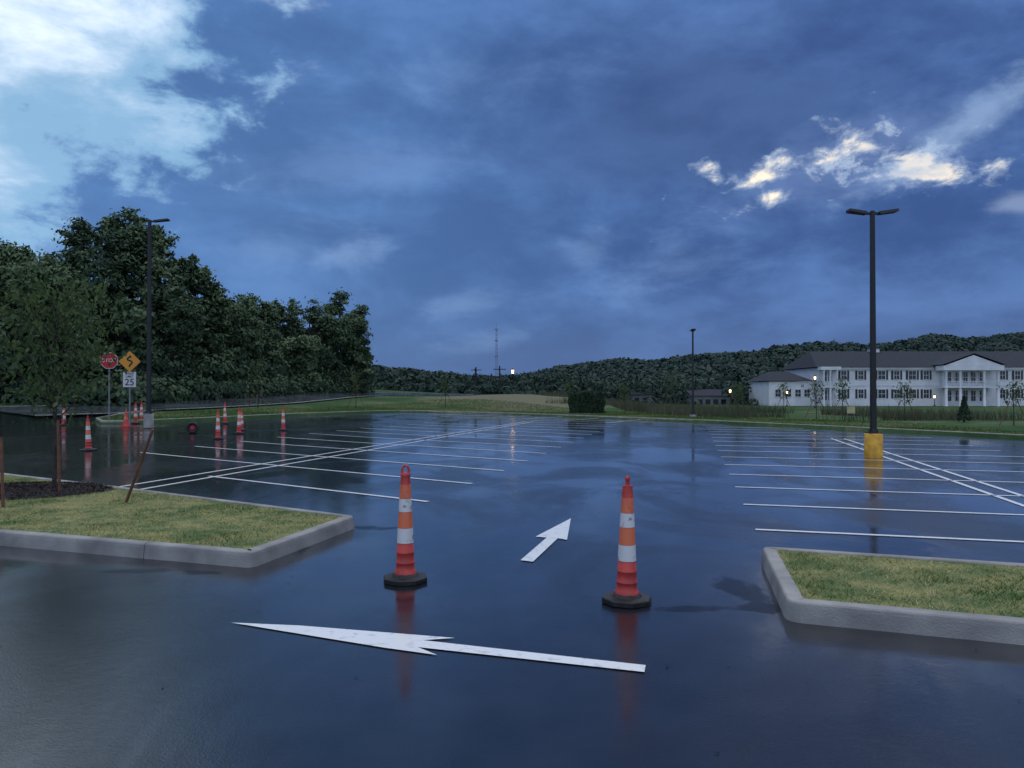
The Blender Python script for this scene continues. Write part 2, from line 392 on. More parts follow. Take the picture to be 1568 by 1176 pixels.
c=np.array([7.6,11.4]); line(c-v*6,c+v*17); line(c-v*6+[.42,-.1],c+v*17+[.42,-.1])
for x0 in np.arange(-3,9,2.15):
    y0=float(K(x0))-.15; line((x0,y0),(x0-2.6,y0-4.6))
line((-4.9,52.5),(1.2,48.2))
mk.obj('parking_stall_lines',M_PAINT)
def arrow(name,pp):
    pts=[P(*q) for q in pp]
    bm=bmesh.new(); f=bm.faces.new([bm.verts.new((x,y,.007)) for x,y in pts]); 
    bmesh.ops.triangulate(bm,faces=[f]); bmesh.ops.recalc_face_normals(bm,faces=bm.faces)
    for g in bm.faces:
        if g.normal.z<0: g.normal_flip()
    me=bpy.data.meshes.new(name); bm.to_mesh(me); bm.free(); me.materials.append(M_PAINT)
    S.collection.objects.link(bpy.data.objects.new(name,me))
arrow('painted_arrow',[(355,953.5),(460,958),(697,977),(648,980.5),(988,1018.5),(986,1029),(640,991),(670,1003),(590,992)])
arrow('painted_arrow',[(874,794),(820,822),(837,823.5),(797,858),(816,860.5),(854,824.5),(868,827)])

# ---------------------------------------------------------------- traffic cones
def cone(x,y,style=0,H=1.04,rot=0,base_r=.205,z=None,lean=(0,0)):
    z0=float(Hf(x,y)) if z is None else z
    E=empty('traffic_cone',(x,y,z0),rot); E.rotation_euler=(lean[0],lean[1],rot)
    k=H/1.04
    mb=MB(); mb.lathe([(base_r,.004),(base_r,.038),(base_r*.96,.046),(base_r*.62,.050),(.115,.064),(.10,.077)],8,0,sm=False,ph=math.pi/8)
    mb.obj('rubber_base',M_RUB,E)
    R=lambda zz:.086-(.086-.040)*(zz-.07)/(.97-.07)
    def seg(nm,z1,z2,m,ex=0):
        b=MB(); b.lathe([(R(z1)+ex,z1*k),(R(z2)+ex,z2*k)],28); b.obj(nm,m,E)
    pr=[(R(.07)+.012,.06),(R(.09)+.012,.095),(R(.1),.105),(R(.16),.16),(R(.16)+.005,.165),(R(.175)+.005,.175),(R(.18),.18),(R(.25),.25),(R(.25)+.005,.255),(R(.265)+.005,.265),(R(.27),.27),(R(.96),.96)]
    b=MB(); b.lathe([(r,zz*k) for r,zz in pr],28); b.obj('body',M_ORED,E)
    seg('white_band_lower',.345,.475,M_WBND,.003); seg('orange_band',.478,.618,M_ORNG,.0025); seg('white_band_upper',.621,.735,M_WBND,.003)
    seg('orange_band_upper',.738,.86,M_ORNG,.0025)
    b=MB()
    if style==0:
        b.lathe([(.045,.93*k),(.047,.955*k),(.03,.965*k)],20)
        pts=[(.030*math.cos(t),0,.985*k+.042*math.sin(t)) for t in np.linspace(-.5,math.pi+.5,13)]
        b.tube(pts,[.011]*13,8)
    else:
        b.lathe([(.046,.88*k),(.042,.89*k),(.030,.93*k),(.022,.935*k),(.015,1.0*k),(.022,1.005*k),(.02,1.03*k),(.008,1.04*k)],20)
    b.obj('top_handle',M_ORED,E)
    return E
cone(*P(621,889),0,1.05,.2)
cone(*P(959,921),1,1.02,.5,lean=(0,0.012))
def onG(u,d,lot=True): x,y=at(u,d); return x,y,float(Hf(x,y) if lot else Gf(x,y))
for u,d,st,h,br in [(136,22,1,1.0,.24),(208,35,1,1.0,.2),(216.5,36,1,1.0,.2),(334,27,1,1.05,.2),(345,36.5,1,1.05,.2),(366,30,1,1.05,.2),(370,32,1,.9,.2),(434,32.5,1,1.05,.2),(98,33,1,.9,.2)]:
    x,y,z=onG(u,d); cone(x,y,st,h,random.random()*3,br,z,lean=(random.uniform(-.02,.02),random.uniform(-.03,.03)))
def small_cone(x,y,z):
    E=empty('small_traffic_cone',(x,y,z)); b=MB(); b.box(-.19,.19,-.19,.19,.0,.035); b.lathe([(.14,.035),(.13,.06),(.03,.70),(.02,.72)],24); b.obj('body',M_ORED,E)
    b=MB(); b.lathe([(.092,.32),(.072,.44)],24); b.obj('collar',M_ORNG,E)
x,y,z=onG(193,33); small_cone(x,y,z)
x,y,z=onG(295,30); E=empty('loose_wheel',(x,y,z+.22),.3)
b=MB(); n=28
pf=[(.13,-.09),(.20,-.1),(.225,-.07),(.23,0),(.225,.07),(.20,.1),(.13,.09)]
V=[];Fs=[]
for r,w in pf:
    for k in range(n): a=2*math.pi*k/n; V.append((r*math.cos(a),w,r*math.sin(a)))
for j in range(len(pf)):
    for k in range(n): jj=(j+1)%len(pf); Fs.append((j*n+k,j*n+(k+1)%n,jj*n+(k+1)%n,jj*n+k))
b.add(V,Fs,0,True); b.obj('tyre',M_RUB,E)
b=MB(); b.tube([(0,-.075,0),(0,.075,0)],[.085,.085],20); b.obj('hub',M_RED,E)
b=MB(); b.tube([(0,-.06,0),(0,.06,0)],[.13,.13],20); b.box(-.5,-.2,-.04,.04,-.21,-.16); b.obj('rim_and_drawbar',M_POLE,E)

# ---------------------------------------------------------------- lamps
def street_lamp(x,y,z,H,arms,base_mat=None,base_h=.62,base_r=.2,pr=.062,al=.63,rot=0):
    E=empty('street_lamp',(x,y,z),rot)
    b=MB(); b.lathe([(base_r,-.1),(base_r,base_h-.02),(base_r-.02,base_h)],28); b.obj('concrete_base',base_mat or M_KERB,E)
    b=MB(); b.box(-.16,.16,-.16,.16,base_h,base_h+.03); b.lathe([(pr*1.9,base_h+.03),(pr*1.7,base_h+.12)],16)
    q=pr*.75
    V=[(sx*pr,sy*pr,base_h) for sx,sy in((-1,-1),(1,-1),(1,1),(-1,1))]+[(sx*q,sy*q,H) for sx,sy in((-1,-1),(1,-1),(1,1),(-1,1))]
    b.add(V,[(0,1,5,4),(1,2,6,5),(2,3,7,6),(3,0,4,7),(4,5,6,7)]); b.obj('pole',M_POLE,E)
    for i,sg in enumerate(arms):
        b=MB(); b.box(*sorted((sg*q,sg*.2)),-.03,.03,H-.1,H-.04)
        x0,x1=sg*.17,sg*al
        V=[(x0,-.1,H-.10),(x1,-.15,H-.03),(x1,.15,H-.03),(x0,.1,H-.10),(x0,-.08,H-.02),(x1,-.13,H+.04),(x1,.13,H+.04),(x0,.08,H-.02)]
        b.add(V,[(0,3,2,1),(4,5,6,7),(0,1,5,4),(1,2,6,5),(2,3,7,6),(3,0,4,7)])
        b.obj('lamp_head_%d'%(i+1),M_POLE,E)
x,y=P(1337,700); street_lamp(x,y,0,6.42,(-1,1),M_YEL,.62,.225)
x,y=at(228,32.5); z=float(Gf(x,y)) ; street_lamp(x,y,z,8.98-z,(1,),None,.5,.2,.075,.8)
x,y=at(1061,48.5); street_lamp(x,y,float(Gf(x,y))-.15,5.65,(1,-1),None,.3,.2,.06,.3,1.5)
def lantern(x,y,z,H=3.4,lit=True):
    E=empty('lantern_post',(x,y,z)); b=MB(); b.lathe([(.14,0),(.14,.25),(.06,.35),(.05,H-.35),(.09,H-.3)],12); b.lathe([(.2,H+.10),(.16,H+.16),(.03,H+.34)],10); b.obj('post',M_POLE,E)
    b=MB(); b.lathe([(.10,H-.29),(.15,H+.095)],10); b.obj('lantern_glass',M_LIT if lit else M_GLASS,E)
for u,v_,d,l in [(785,568,95,1),(1248,578,118,1),(1118,598,110,1),(1003,590,120,0),(728,566,120,0),(1205,600,136,1),(1431,612,136,1)]:
    x,y=at(u,d); g=float(Gf(x,y)); zt=CH+(600-v_)/F*d; lantern(x,y,g,max(1.8,zt-g),bool(l))
def util_pole(u,vt,d):
    x,y=at(u,d); g=float(Gf(x,y)); H=CH+(600-vt)/F*d-g; E=empty('utility_pole',(x,y,g)); b=MB(); b.tube([(0,0,-.2),(0,0,H)],[.17,.12],8); b.box(-1.1,1.1,-.06,.06,H-.7,H-.55); b.obj('pole',M_POLE,E)
util_pole(765,560,135); util_pole(752,572,175); util_pole(729,562,160)
x,y=at(760,260); g=float(Gf(x,y)); H=CH+(600-502)/F*260-g; E=empty('radio_mast',(x,y,g)); b=MB()
cs=[(math.cos(a)*.45,math.sin(a)*.45) for a in (0,2.094,4.189)]
for cx,cy in cs: b.tube([(cx,cy,0),(cx*.6,cy*.6,H)],[.06,.05],5)
for k in range(int(H/1.2)):
    for i in range(3):
        a=cs[i];c2=cs[(i+1)%3];t=1-.4*k*1.2/H
        b.tube([(a[0]*t,a[1]*t,k*1.2),(c2[0]*t,c2[1]*t,k*1.2+1.2)],[.03,.03],4,cap=False)
for zz in (H*.55,H*.8,H*.97): b.box(-.6,.6,-.08,.08,zz,zz+.3)
b.tube([(0,0,H),(0,0,H+2)],[.04,.02],5); b.obj('lattice',M_GALV,E)

# ---------------------------------------------------------------- signs
def text(body,size,loc,m,parent,name):
    c=bpy.data.curves.new(name,'FONT'); c.body=body; c.size=size; c.align_x='CENTER'; c.align_y='CENTER'; c.extrude=.002; c.offset=size*.006
    o=bpy.data.objects.new(name,c); S.collection.objects.link(o); c.materials.append(m); o.location=loc; o.rotation_euler=(math.pi/2,0,0); o.parent=parent
def plate(name,pts,y,t,m,parent):
    n=len(pts); V=[(a,y,b_) for a,b_ in pts]+[(a,y+t,b_) for a,b_ in pts]
    Fs=[tuple(range(n)),tuple(range(n,2*n))[::-1]]+[(i,i+n,(i+1)%n+n,(i+1)%n) for i in range(n)]
    mesh(name,V,Fs,m,parent=parent)
def post(E,H): b=MB(); b.box(-.03,.03,.0,.045,-.2,H); b.obj('post',M_GALV,E)
d=35; x,y=at(167,d); g=float(Gf(x,y)); zc=CH+(600-552)/F*d-g
E=empty('stop_sign',(x,y,g),.2); post(E,zc+.38)
octo=lambda r:[(r*math.cos(math.pi/8+k*math.pi/4),zc+r*math.sin(math.pi/8+k*math.pi/4)) for k in range(8)]
plate('border',octo(.40),-.012,.01,M_SW,E); plate('face',octo(.372),-.017,.003,M_RED,E); text('STOP',.24,(0,-.022,zc),M_SW,E,'lettering')
x,y=at(198.5,34.5); g=float(Gf(x,y)); zc=CH+(600-553.5)/F*34.5-g
E=empty('winding_road_sign',(x,y,g),.1); post(E,zc+.35)
dia=lambda r:[(-r,zc),(0,zc-r),(r,zc),(0,zc+r)]
plate('border',dia(.50),-.012,.01,M_SB,E); plate('face',dia(.475),-.017,.003,M_SY,E)
b=MB(); cp=[(.0,-.24),(.0,-.16),(.12,-.07),(.08,.02),(-.08,.06),(-.10,.13),(0,.2)]
cp=smooth_path(cp,2)
for a,c2 in zip(cp[:-1],cp[1:]):
    dd=(c2-a)/np.linalg.norm(c2-a);nv=np.array([-dd[1],dd[0]])*.035
    q=[a+nv-dd*.01,a-nv-dd*.01,c2-nv+dd*.01,c2+nv+dd*.01]; b.add([(p[0],-.022-random.random()*.002,zc+p[1]) for p in q],[(0,1,2,3)])
b.add([(-.09,-.026,zc+.17),(.09,-.026,zc+.17),(.03,-.026,zc+.30)],[(0,1,2)]); b.obj('arrow_symbol',M_SB,E)
zs=CH+(600-580.5)/F*34.5-g
plate('speed_plate_border',[(-.30,zs-.38),(.30,zs-.38),(.30,zs+.35),(-.30,zs+.35)],-.012,.01,M_SB,E)
plate('speed_plate',[(-.28,zs-.36),(.28,zs-.36),(.28,zs+.33),(-.28,zs+.33)],-.017,.003,M_SW,E)
text('SPEED',.14,(0,-.022,zs+.24),M_SB,E,'speed_word'); text('LIMIT',.14,(0,-.022,zs+.11),M_SB,E,'limit_word'); text('25',.42,(0,-.022,zs-.15),M_SB,E,'number')
x,y=at(1303,42); g=float(Gf(x,y)); E=empty('yard_sign',(x,y,g)); plate('board',[(-.22,.40),(.22,.40),(.22,.78),(-.22,.78)],0,.01,M_SP,E); b=MB(); b.box(-.18,-.16,.012,.03,0,.6); b.box(.16,.18,.012,.03,0,.6); b.obj('legs',M_GALV,E)

# ---------------------------------------------------------------- trees
def leaf_geo(C,size,droop=0,asp=.5,Nr=None,jit=.7):
    n=len(C)
    if Nr is not None:
        Nr=Nr/(np.linalg.norm(Nr,axis=1)[:,None]+1e-6)+rng.normal(size=(n,3))*jit
        a=np.cross(Nr,rng.normal(size=(n,3))); a/=np.linalg.norm(a,axis=1)[:,None]
        b=np.cross(Nr,a); b/=np.linalg.norm(b,axis=1)[:,None]
    else:
        a=rng.normal(size=(n,3)); 
        if droop: a[:,2]-=droop
        a/=np.linalg.norm(a,axis=1)[:,None]
        r=rng.normal(size=(n,3)); b=np.cross(a,r); b/=np.linalg.norm(b,axis=1)[:,None]
    s=size[:,None]
    return np.stack([C-a*s,C+b*s*asp,C+a*s,C-b*s*asp],1)
def tree(name,x,y,H,rx,nclump=90,per=80,leaf=.2,trunk=.2,m=None,low=0.12,ry=None):
    z0=float(Gf(x,y))
    E=empty(name,(x,y,z0))
    ry=ry or rx; base=H*low; zc=(H+base)/2; rz=(H-base)/2
    b=MB(); lean=rng.normal(0,.03*H,2); tt=rng.normal(0,.10)
    tp=[(0,0,-.3),(lean[0]*.2,lean[1]*.2,H*.3),(lean[0]*.6,lean[1]*.6,H*.6),(lean[0],lean[1],H*.93)]
    b.tube(tp,[trunk*1.2,trunk*.8,trunk*.45,trunk*.08],8)
    nl=rng.integers(11,16); lobes=[]
    for i in range(nl):
        a=rng.random()*6.283; h=rng.uniform(-.85,.85); rr=math.sqrt(max(0,1-h*h))*rng.uniform(.35,.85)
        lobes.append((np.array([math.cos(a)*rx*rr,math.sin(a)*ry*rr,zc+h*rz*.85]),rng.uniform(.22,.40)))
    lobes.append((np.array([lean[0],lean[1],zc+rz*.70]),.30)); lobes.append((np.array([0,0,zc]),.55)); lobes.append((np.array([0,0,zc-.4*rz]),.5))
    C=[];R=[];T=[]
    for i in range(nclump):
        lc,lr=lobes[rng.integers(len(lobes))]
        dv=rng.normal(size=3);dv/=np.linalg.norm(dv); k=rng.uniform(.4,1.0)*(1.25 if rng.random()<.15 else 1)
        p=lc+dv*k*lr*np.array([rx,ry,rz*.85])
        if p[2]<base*.6: p[2]=base*.6+rng.random()*.5
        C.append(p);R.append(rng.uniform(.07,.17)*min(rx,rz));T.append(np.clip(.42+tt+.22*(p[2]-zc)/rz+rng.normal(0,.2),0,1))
    for i in range(0,nclump,max(1,nclump//24)):
        p=C[i]; h0=min(max(.25*H,p[2]-rx*.55),H*.85); t=h0/H
        sx,sy=lean*t; mid=np.array([(sx+p[0])/2,(sy+p[1])/2,(h0+p[2])/2+.1*rx])
        b.tube([(sx,sy,h0),tuple(mid),tuple(p)],[trunk*.35,trunk*.2,trunk*.05],5)
    b.obj('trunk_and_limbs',M_BARK,E)
    pts=[];tn=[];nr=[]
    for p,r_,t in zip(C,R,T):
        q=rng.normal(size=(per,3)); q/=np.linalg.norm(q,axis=1)[:,None]; q*=(rng.random(per)**.5)[:,None]*r_*np.array([1.35,1.35,.8])
        st=(rng.random(per)<.16)[:,None]; q=np.where(st,q*1.9,q)
        out=p-np.array([0,0,zc]); out=out/(np.linalg.norm(out)+1e-6)
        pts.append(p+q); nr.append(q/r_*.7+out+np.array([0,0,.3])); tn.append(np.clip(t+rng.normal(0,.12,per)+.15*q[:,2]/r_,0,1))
    pts=np.concatenate(pts);tn=np.concatenate(tn);nr=np.concatenate(nr)
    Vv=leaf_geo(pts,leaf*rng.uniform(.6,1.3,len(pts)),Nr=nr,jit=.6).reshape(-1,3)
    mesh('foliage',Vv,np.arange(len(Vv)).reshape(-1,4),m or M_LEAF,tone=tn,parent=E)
    return E
def tree_px(u,vt,d,rx,**k):
    x,y=at(u,d); g=float(Gf(x,y)); H=CH+(600-vt)/F*d-g
    tree('deciduous_tree',x,y,H,rx,**k)
for u,vt,d,rx in [(-95,330,50,4),(-30,352,53,3.8),(20,368,50,3.4),(75,388,46,3.2),(122,326,53,3.4),(168,316,56,3.8),(218,336,58,3.3),(262,378,55,2.7),(295,398,62,2.8),(335,448,66,3.2),(385,446,74,3.5),(425,462,80,3.2),(470,456,84,3.5),(522,440,93,3.4),(541,470,97,3.0)]:
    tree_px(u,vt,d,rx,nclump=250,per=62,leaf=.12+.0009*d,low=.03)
for u,vt,d,rx in [(-60,430,47,3),(0,470,45,2.6),(50,480,50,3),(110,470,50,3),(180,450,50,3),(235,455,56,3),(270,480,58,2.6),(320,500,62,2.8),(360,505,68,3),(410,510,74,3),(455,512,78,3),(500,505,86,3),(548,530,92,2.4),(200,400,62,4),(100,400,62,4),(20,420,62,4),(300,470,75,3.6),(370,480,84,4),(440,490,92,4),(500,492,102,4)]:
    x,y=at(u,d); g=float(Gf(x,y)); H=CH+(600-vt)/F*d-g
    tree('understory_tree',x,y,H,rx,nclump=90,per=60,leaf=.24,low=.0,trunk=.12)
def lumps(name,centers,radii,per,leaf,m,tone0=.4,flat=.8,tv=.14):
    pts=[];tn=[];nr=[]
    for p,r_ in zip(centers,radii):
        q=rng.normal(size=(per,3)); q[:,2]=np.abs(q[:,2])*1.0-.25; q/=np.linalg.norm(q,axis=1)[:,None]; q*=(rng.uniform(.75,1.05,per))[:,None]*r_*np.array([1,1,flat])
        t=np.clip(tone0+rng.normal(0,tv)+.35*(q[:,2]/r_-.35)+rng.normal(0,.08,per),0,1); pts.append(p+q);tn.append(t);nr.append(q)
    pts=np.concatenate(pts);tn=np.concatenate(tn)
    Vv=leaf_geo(pts,leaf*rng.uniform(.6,1.4,len(pts)),Nr=np.concatenate(nr),jit=.35,asp=.7).reshape(-1,3)
    return mesh(name,Vv,np.arange(len(Vv)).reshape(-1,4),m,tone=tn)
C=[];R=[]
for i in range(520):
    t=rng.random(); u=-80+t*640
    dn=np.interp(u,[-80,0,200,330,420,560],[44,44,46,57,68,95]); d=dn+rng.uniform(0,8); x,y=at(u,d)
    r_=rng.uniform(.7,1.7); C.append(np.array([x,y,float(Gf(x,y))+rng.uniform(-.2,2.6 if d>dn+3 else .8)])); R.append(r_)
lumps('hedgerow_shrubs',C,R,110,.16,M_LEAF,.18)
C=[];R=[]
def belt(u0,u1,top,d0,d1,n,r0,r1):
    for i in range(n):
        u=rng.uniform(u0,u1); d=rng.uniform(d0,d1); x,y=at(u,d); g=float(Gf(x,y))
        vt=np.interp(u,[p[0] for p in top],[p[1] for p in top])+rng.uniform(-3,10); zt=CH+(600-vt)/F*d
        r_=rng.uniform(r0,r1); z=zt-r_*.8
        while z>g-1: C.append(np.array([x+rng.normal(0,.8),y+rng.normal(0,.8),z])); R.append(r_*rng.uniform(.8,1.1)); z-=r_*1.1
belt(550,700,[(550,556),(590,563),(640,567),(700,572)],150,185,110,1.5,2.6)
belt(690,870,[(690,572),(740,576),(800,572),(870,568)],170,210,110,1.7,2.8)
belt(850,1240,[(850,572),(940,580),(1000,577),(1100,582),(1180,585),(1240,588)],150,200,120,1.6,3)
belt(560,900,[(560,586),(700,588),(900,592)],142,150,110,.9,1.6)
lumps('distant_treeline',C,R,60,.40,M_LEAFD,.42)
ridge=[(480,566),(560,560),(640,568),(700,575),(760,577),(810,572),(850,563),(900,556),(950,550),(1000,553),(1050,546),(1110,540),(1150,540),(1200,530),(1260,525),(1330,529),(1390,522),(1430,514),(1500,520),(1540,512),(1600,508),(1750,500),(1900,510)]
ru=np.array([p[0] for p in ridge]);rv=np.array([p[1] for p in ridge])
us=np.linspace(400,2000,160); ds=np.array([230,270,310,350,390,430,470,560])
X=np.zeros((len(us),len(ds)));Y=X.copy();Z=X.copy()
for i,u in enumerate(us):
    zt=(600-np.interp(u,ru,rv))/F*450+CH-4
    for j,d in enumerate(ds):
        X[i,j],Y[i,j]=(u-784)/F*d,d; Z[i,j]=-3+(zt+3)*float(sstep((d-230)/220.)) if d<460 else zt*.8
M_HILL=mat('hill_undergrowth',(.036,.052,.046),(.028,.042,.038),.08,1)  # same haze-tinted green as the leaves above it
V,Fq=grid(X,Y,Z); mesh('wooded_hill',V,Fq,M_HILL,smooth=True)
C=[];R=[]
for i in range(3000):
    u=rng.uniform(520,1720); d=rng.uniform(265,452) if i%3 else rng.uniform(425,455)
    zt=(600-np.interp(u,ru,rv))/F*450+CH-4; z=-3+(zt+3)*float(sstep((d-230)/220.))
    r_=rng.uniform(2.6,5.0); C.append(np.array([(u-784)/F*d,d,z+rng.uniform(-.5,1.2)])); R.append(r_)
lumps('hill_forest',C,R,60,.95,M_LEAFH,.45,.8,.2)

def young_tree(x,y,z,H,leafs=900,rx=.5,leaf=.07,crown0=.35,m=None,nb=16):
    E=empty('young_tree',(x,y,z)); b=MB()
    b.tube([(0,0,-.05),(.01,0,H*.3),(-.02,.02,H*.6),(.02,0,H*.97)],[.030*H/3.4+.008,.022*H/3.4+.006,.013,.004],8)
    pts=[]
    for i in range(nb):
        t=crown0+(.95-crown0)*i/nb; a=i*2.4+rng.random()*.6; L=rx*(1.25-abs((t-crown0)/(1-crown0)-.35)*1.1)*rng.uniform(.8,1.2)
        p0=np.array([0,0,H*t*.92]); p1=p0+np.array([math.cos(a)*L*.5,math.sin(a)*L*.5,L*.55]); p2=p0+np.array([math.cos(a)*L,math.sin(a)*L,L*.85])
        b.tube([p0,p1,p2],[.010,.007,.003],5)
        for k in range(leafs//nb):
            s_=rng.random()**.6; p=p0+(p2-p0)*s_+rng.normal(0,.13*rx/.6,3)*(1,1,.8); pts.append(p)
    b.obj('trunk_and_limbs',M_BARK,E)
    pts=np.array(pts); Vv=leaf_geo(pts,leaf*rng.uniform(.6,1.2,len(pts)),1.2).reshape(-1,3)
    mesh('foliage',Vv,np.arange(len(Vv)).reshape(-1,4),m or M_LEAFN,tone=np.clip(rng.normal(.4,.22,len(pts)),0,1),parent=E)
    return E
tx,ty=P(84,752,.14); young_tree(tx,ty,.18,3.35,2000,.80,.056,.34,nb=30)
def stake(p0,p1,r=.022):
    p0=Vector(p0);p1=Vector(p1); E=empty('tree_stake',p0); b=MB(); b.tube([(0,0,0),p1-p0],[r,r*.9],7); b.obj('stake',M_STAKE,E)
sx,sy=P(92,755,.16); stake((sx,sy,.12),(sx-.03,sy,1.27))
sx,sy=P(193,768,.14); stake((sx,sy,.10),(sx+.50,sy-.25,1.18))
sx,sy=P(6,776,.14); stake((sx,sy,.10),(sx-.10,sy+.1,1.08))
for u,d,H in [(395,50,3.6),(545,58,2.8),(682,66,2.6),(957,52,2.2),(1130,50,2.2),(1250,44,2.4),(1290,46,2.6),(1385,42,2.2),(1027,75,3.6),(1552,36,2.2),(1200,60,2.4),(870,70,2.2)]:
    x,y=at(u,d); z=float(Gf(x,y)); young_tree(x,y,z,H,260,.42 if u!=1027 else .9,.07 if u!=1027 else .1,.4,nb=14)
    for s_ in (-.7,.7):
        stake((x+s_,y,z-.05),(x+s_*.25,y,z+1.15),.022)
def conifer(x,y,H):
    z=float(Gf(x,y)); E=empty('young_conifer',(x,y,z)); b=MB(); b.tube([(0,0,0),(0,0,H)],[.05,.01],6); b.obj('trunk',M_BARK,E)
    n=1500; t=rng.random(n)**.7; r_=(1-t)*.32*H*rng.uniform(.4,1,n); a=rng.random(n)*6.283
    p=np.stack([np.cos(a)*r_,np.sin(a)*r_,.1+t*H*.95-.1*r_],1); Vv=leaf_geo(p,.08*rng.uniform(.6,1.3,n)).reshape(-1,3)
    mesh('foliage',Vv,np.arange(len(Vv)).reshape(-1,4),M_LEAF,tone=rng.random(n)*.3,parent=E)
conifer(*at(1476,40),1.3)
x0,y0=at(899,56); z=float(Gf(x0,y0)); n=16000
q=rng.uniform(-1,1,(n,3)); k=rng.integers(0,3,n); 
for i in range(3): s_=k==i; q[s_,i]=np.sign(q[s_,i])*rng.uniform(.8,1.05,s_.sum())
p=q*np.array([1.15,.7,.74])+np.array([x0,y0,z+.70]); p[:,2]+=.45*(vnoise(p[:,0],p[:,1],2.2,7)-.5)*(q[:,2]>0); p[:,0]+=.3*(vnoise(p[:,2],p[:,1],2.2,8)-.5)
Vv=leaf_geo(p,.10*rng.uniform(.6,1.3,n)).reshape(-1,3); mesh('evergreen_hedge',Vv,np.arange(len(Vv)).reshape(-1,4),M_LEAF,tone=rng.random(n)*.1)
n=60000; x=rng.uniform(3,60,n); d=rng.uniform(9,34,n)+K(x); k=(vnoise(x,d,.25,4)>.33)&(x<d*.72)&(d>42)&((x>9)|(d>70))
x=x[k];d=d[k];n=len(x); z=Gf(x,d); hh=rng.uniform(.3,.75,n)*(.5+vnoise(x,d,.15,8))
blades('tall_grass',x,d,z,hh,rng.uniform(.03,.06,n),rng.uniform(.03,.2,n),M_TALL,np.clip(vnoise(x,d,.2,12)+rng.normal(0,.2,n),0,1))
n=60000; x=rng.uniform(-20,20,n); t=rng.random(n)**1.5*14+.2; y=K(x)+t; k=(np.abs(x)<y*.7)&(y>24)
rd=np.interp(y,rp[:,1],rp[:,0]); k&=(x>rd+4.2)
x=x[k];y=y[k];n=len(x); blades('verge_grass',x,y,Gf(x,y),rng.uniform(.03,.10,n),rng.uniform(.02,.04,n),rng.uniform(.02,.08,n),M_BLADE,np.clip(vnoise(x,y,.4,2)*.5-.15+rng.normal(0,.10,n),0,.5))

# ---------------------------------------------------------------- buildings
def gable(b,x0,x1,y0,y1,z0,z1,axis='x',i=0,o=.5,hip=0):
    ym=(y0+y1)/2; V=[(x0-o,y0-o,z0),(x1+o,y0-o,z0),(x1+o,y1+o,z0),(x0-o,y1+o,z0),(x0-o+hip,ym,z1),(x1+o-hip,ym,z1)]
    b.add(V,[(0,1,5,4),(2,3,4,5),(0,4,3),(1,2,5),(0,3,2,1)],i)
D=140.0; sc=D/F
bx=lambda u:(u-784)*sc
bz=lambda v:CH+(600-v)*sc
B=empty('white_apartment_building',(0,0,0))
b=MB(); b.box(bx(1254),bx(1760),D,D+18,-2,bz(563)); b.box(bx(1183),bx(1254)-.003,D+2,D+14,-2,bz(584))
b.box(bx(1440),bx(1510),D-.6,D-.003,-2,bz(566))
b.box(bx(1254)+.2,bx(1275),D-.25,D-.003,-2,bz(566))
b.obj('walls',M_WHITE,B)
b=MB(); gable(b,bx(1254),bx(1760),D,D+18,bz(562),bz(534),'x',0,.7,2.5); gable(b,bx(1183),bx(1254)-.9,D+2,D+14,bz(583),bz(567),'x',0,.5,2.5)
xm0,xm1=bx(1432),bx(1518)
V=[(xm0-.5,D-3.4,bz(563)+.45),((xm0+xm1)/2,D-3.4,bz(544)+.2),(xm1+.5,D-3.4,bz(563)+.45),(xm0-.5,D+7,bz(563)+.45),((xm0+xm1)/2,D+7,bz(544)+.2),(xm1+.5,D+7,bz(563)+.45)]
b.add(V,[(0,1,4,3),(1,2,5,4)]); b.obj('roof',M_ROOF,B)
b=MB()
b.add([(xm0,D-3.2,bz(563)+.3),(xm1,D-3.2,bz(563)+.3),((xm0+xm1)/2,D-3.2,bz(544)-.1)],[(0,1,2)])
b.box(xm0-.3,xm1+.3,D-3.3,D-.61,bz(566)-.2,bz(563)+.28)
b.box(xm0,xm1,D-3.0,D-.61,bz(593)-.12,bz(593)+.12)
for k in range(40): 
    xx=xm0+.3+(xm1-xm0-.6)*k/39; b.box(xx-.03,xx+.03,D-2.95,D-2.9,bz(593)+.121,bz(593)+1.0)
b.box(xm0+.2,xm1-.2,D-2.98,D-2.88,bz(593)+1.003,bz(593)+1.1)
for u in (1436,1457,1493,1514):
    b.lathe([(.36,-1.4),(.36,-1.1),(.27,-1.0),(.23,bz(568)-.6),(.33,bz(566)-.35),(.36,bz(566)-.21)],14,0,(bx(u),D-2.7,0))
for u in (1256,1266,1276):
    b.lathe([(.28,-1.4),(.22,-1.0),(.19,bz(568)-.5),(.28,bz(566)-.1)],12,0,(bx(u),D-1.6,0))
b.box(bx(1251),bx(1281),D-2,D-.26,bz(566)-.098,bz(562)); b.box(bx(1253),bx(1279),D-1.8,D-.26,bz(593)-.1,bz(593)+.1)
b.box(bx(1281),xm0-.31,D-.35,D-.003,bz(566),bz(562)-.02); b.box(xm1+.31,bx(1760),D-.35,D-.003,bz(566),bz(562)-.02)
b.box(bx(1281),xm0-.01,D-.06,D-.003,bz(590)-.12,bz(590)+.12); b.box(xm1+.01,bx(1760),D-.06,D-.003,bz(590)-.12,bz(590)+.12)
b.box(bx(1366),bx(1380),D+8.2,D+9.8,bz(536),bz(530)); b.obj('trim_and_columns',M_WHITE,B)
b=MB(); xc0,xc1=bx(1366)-.2,bx(1380)+.2; V=[(xc0,D+8,bz(530)),(xc1,D+8,bz(530)),(xc1,D+10,bz(530)),(xc0,D+10,bz(530)),((xc0+xc1)/2,D+9,bz(526))]
b.add(V,[(0,1,4),(1,2,4),(2,3,4),(3,0,4),(0,3,2,1)]); b.obj('cupola_roof',M_ROOF,B)
gl=MB();fr=MB();sh=MB()
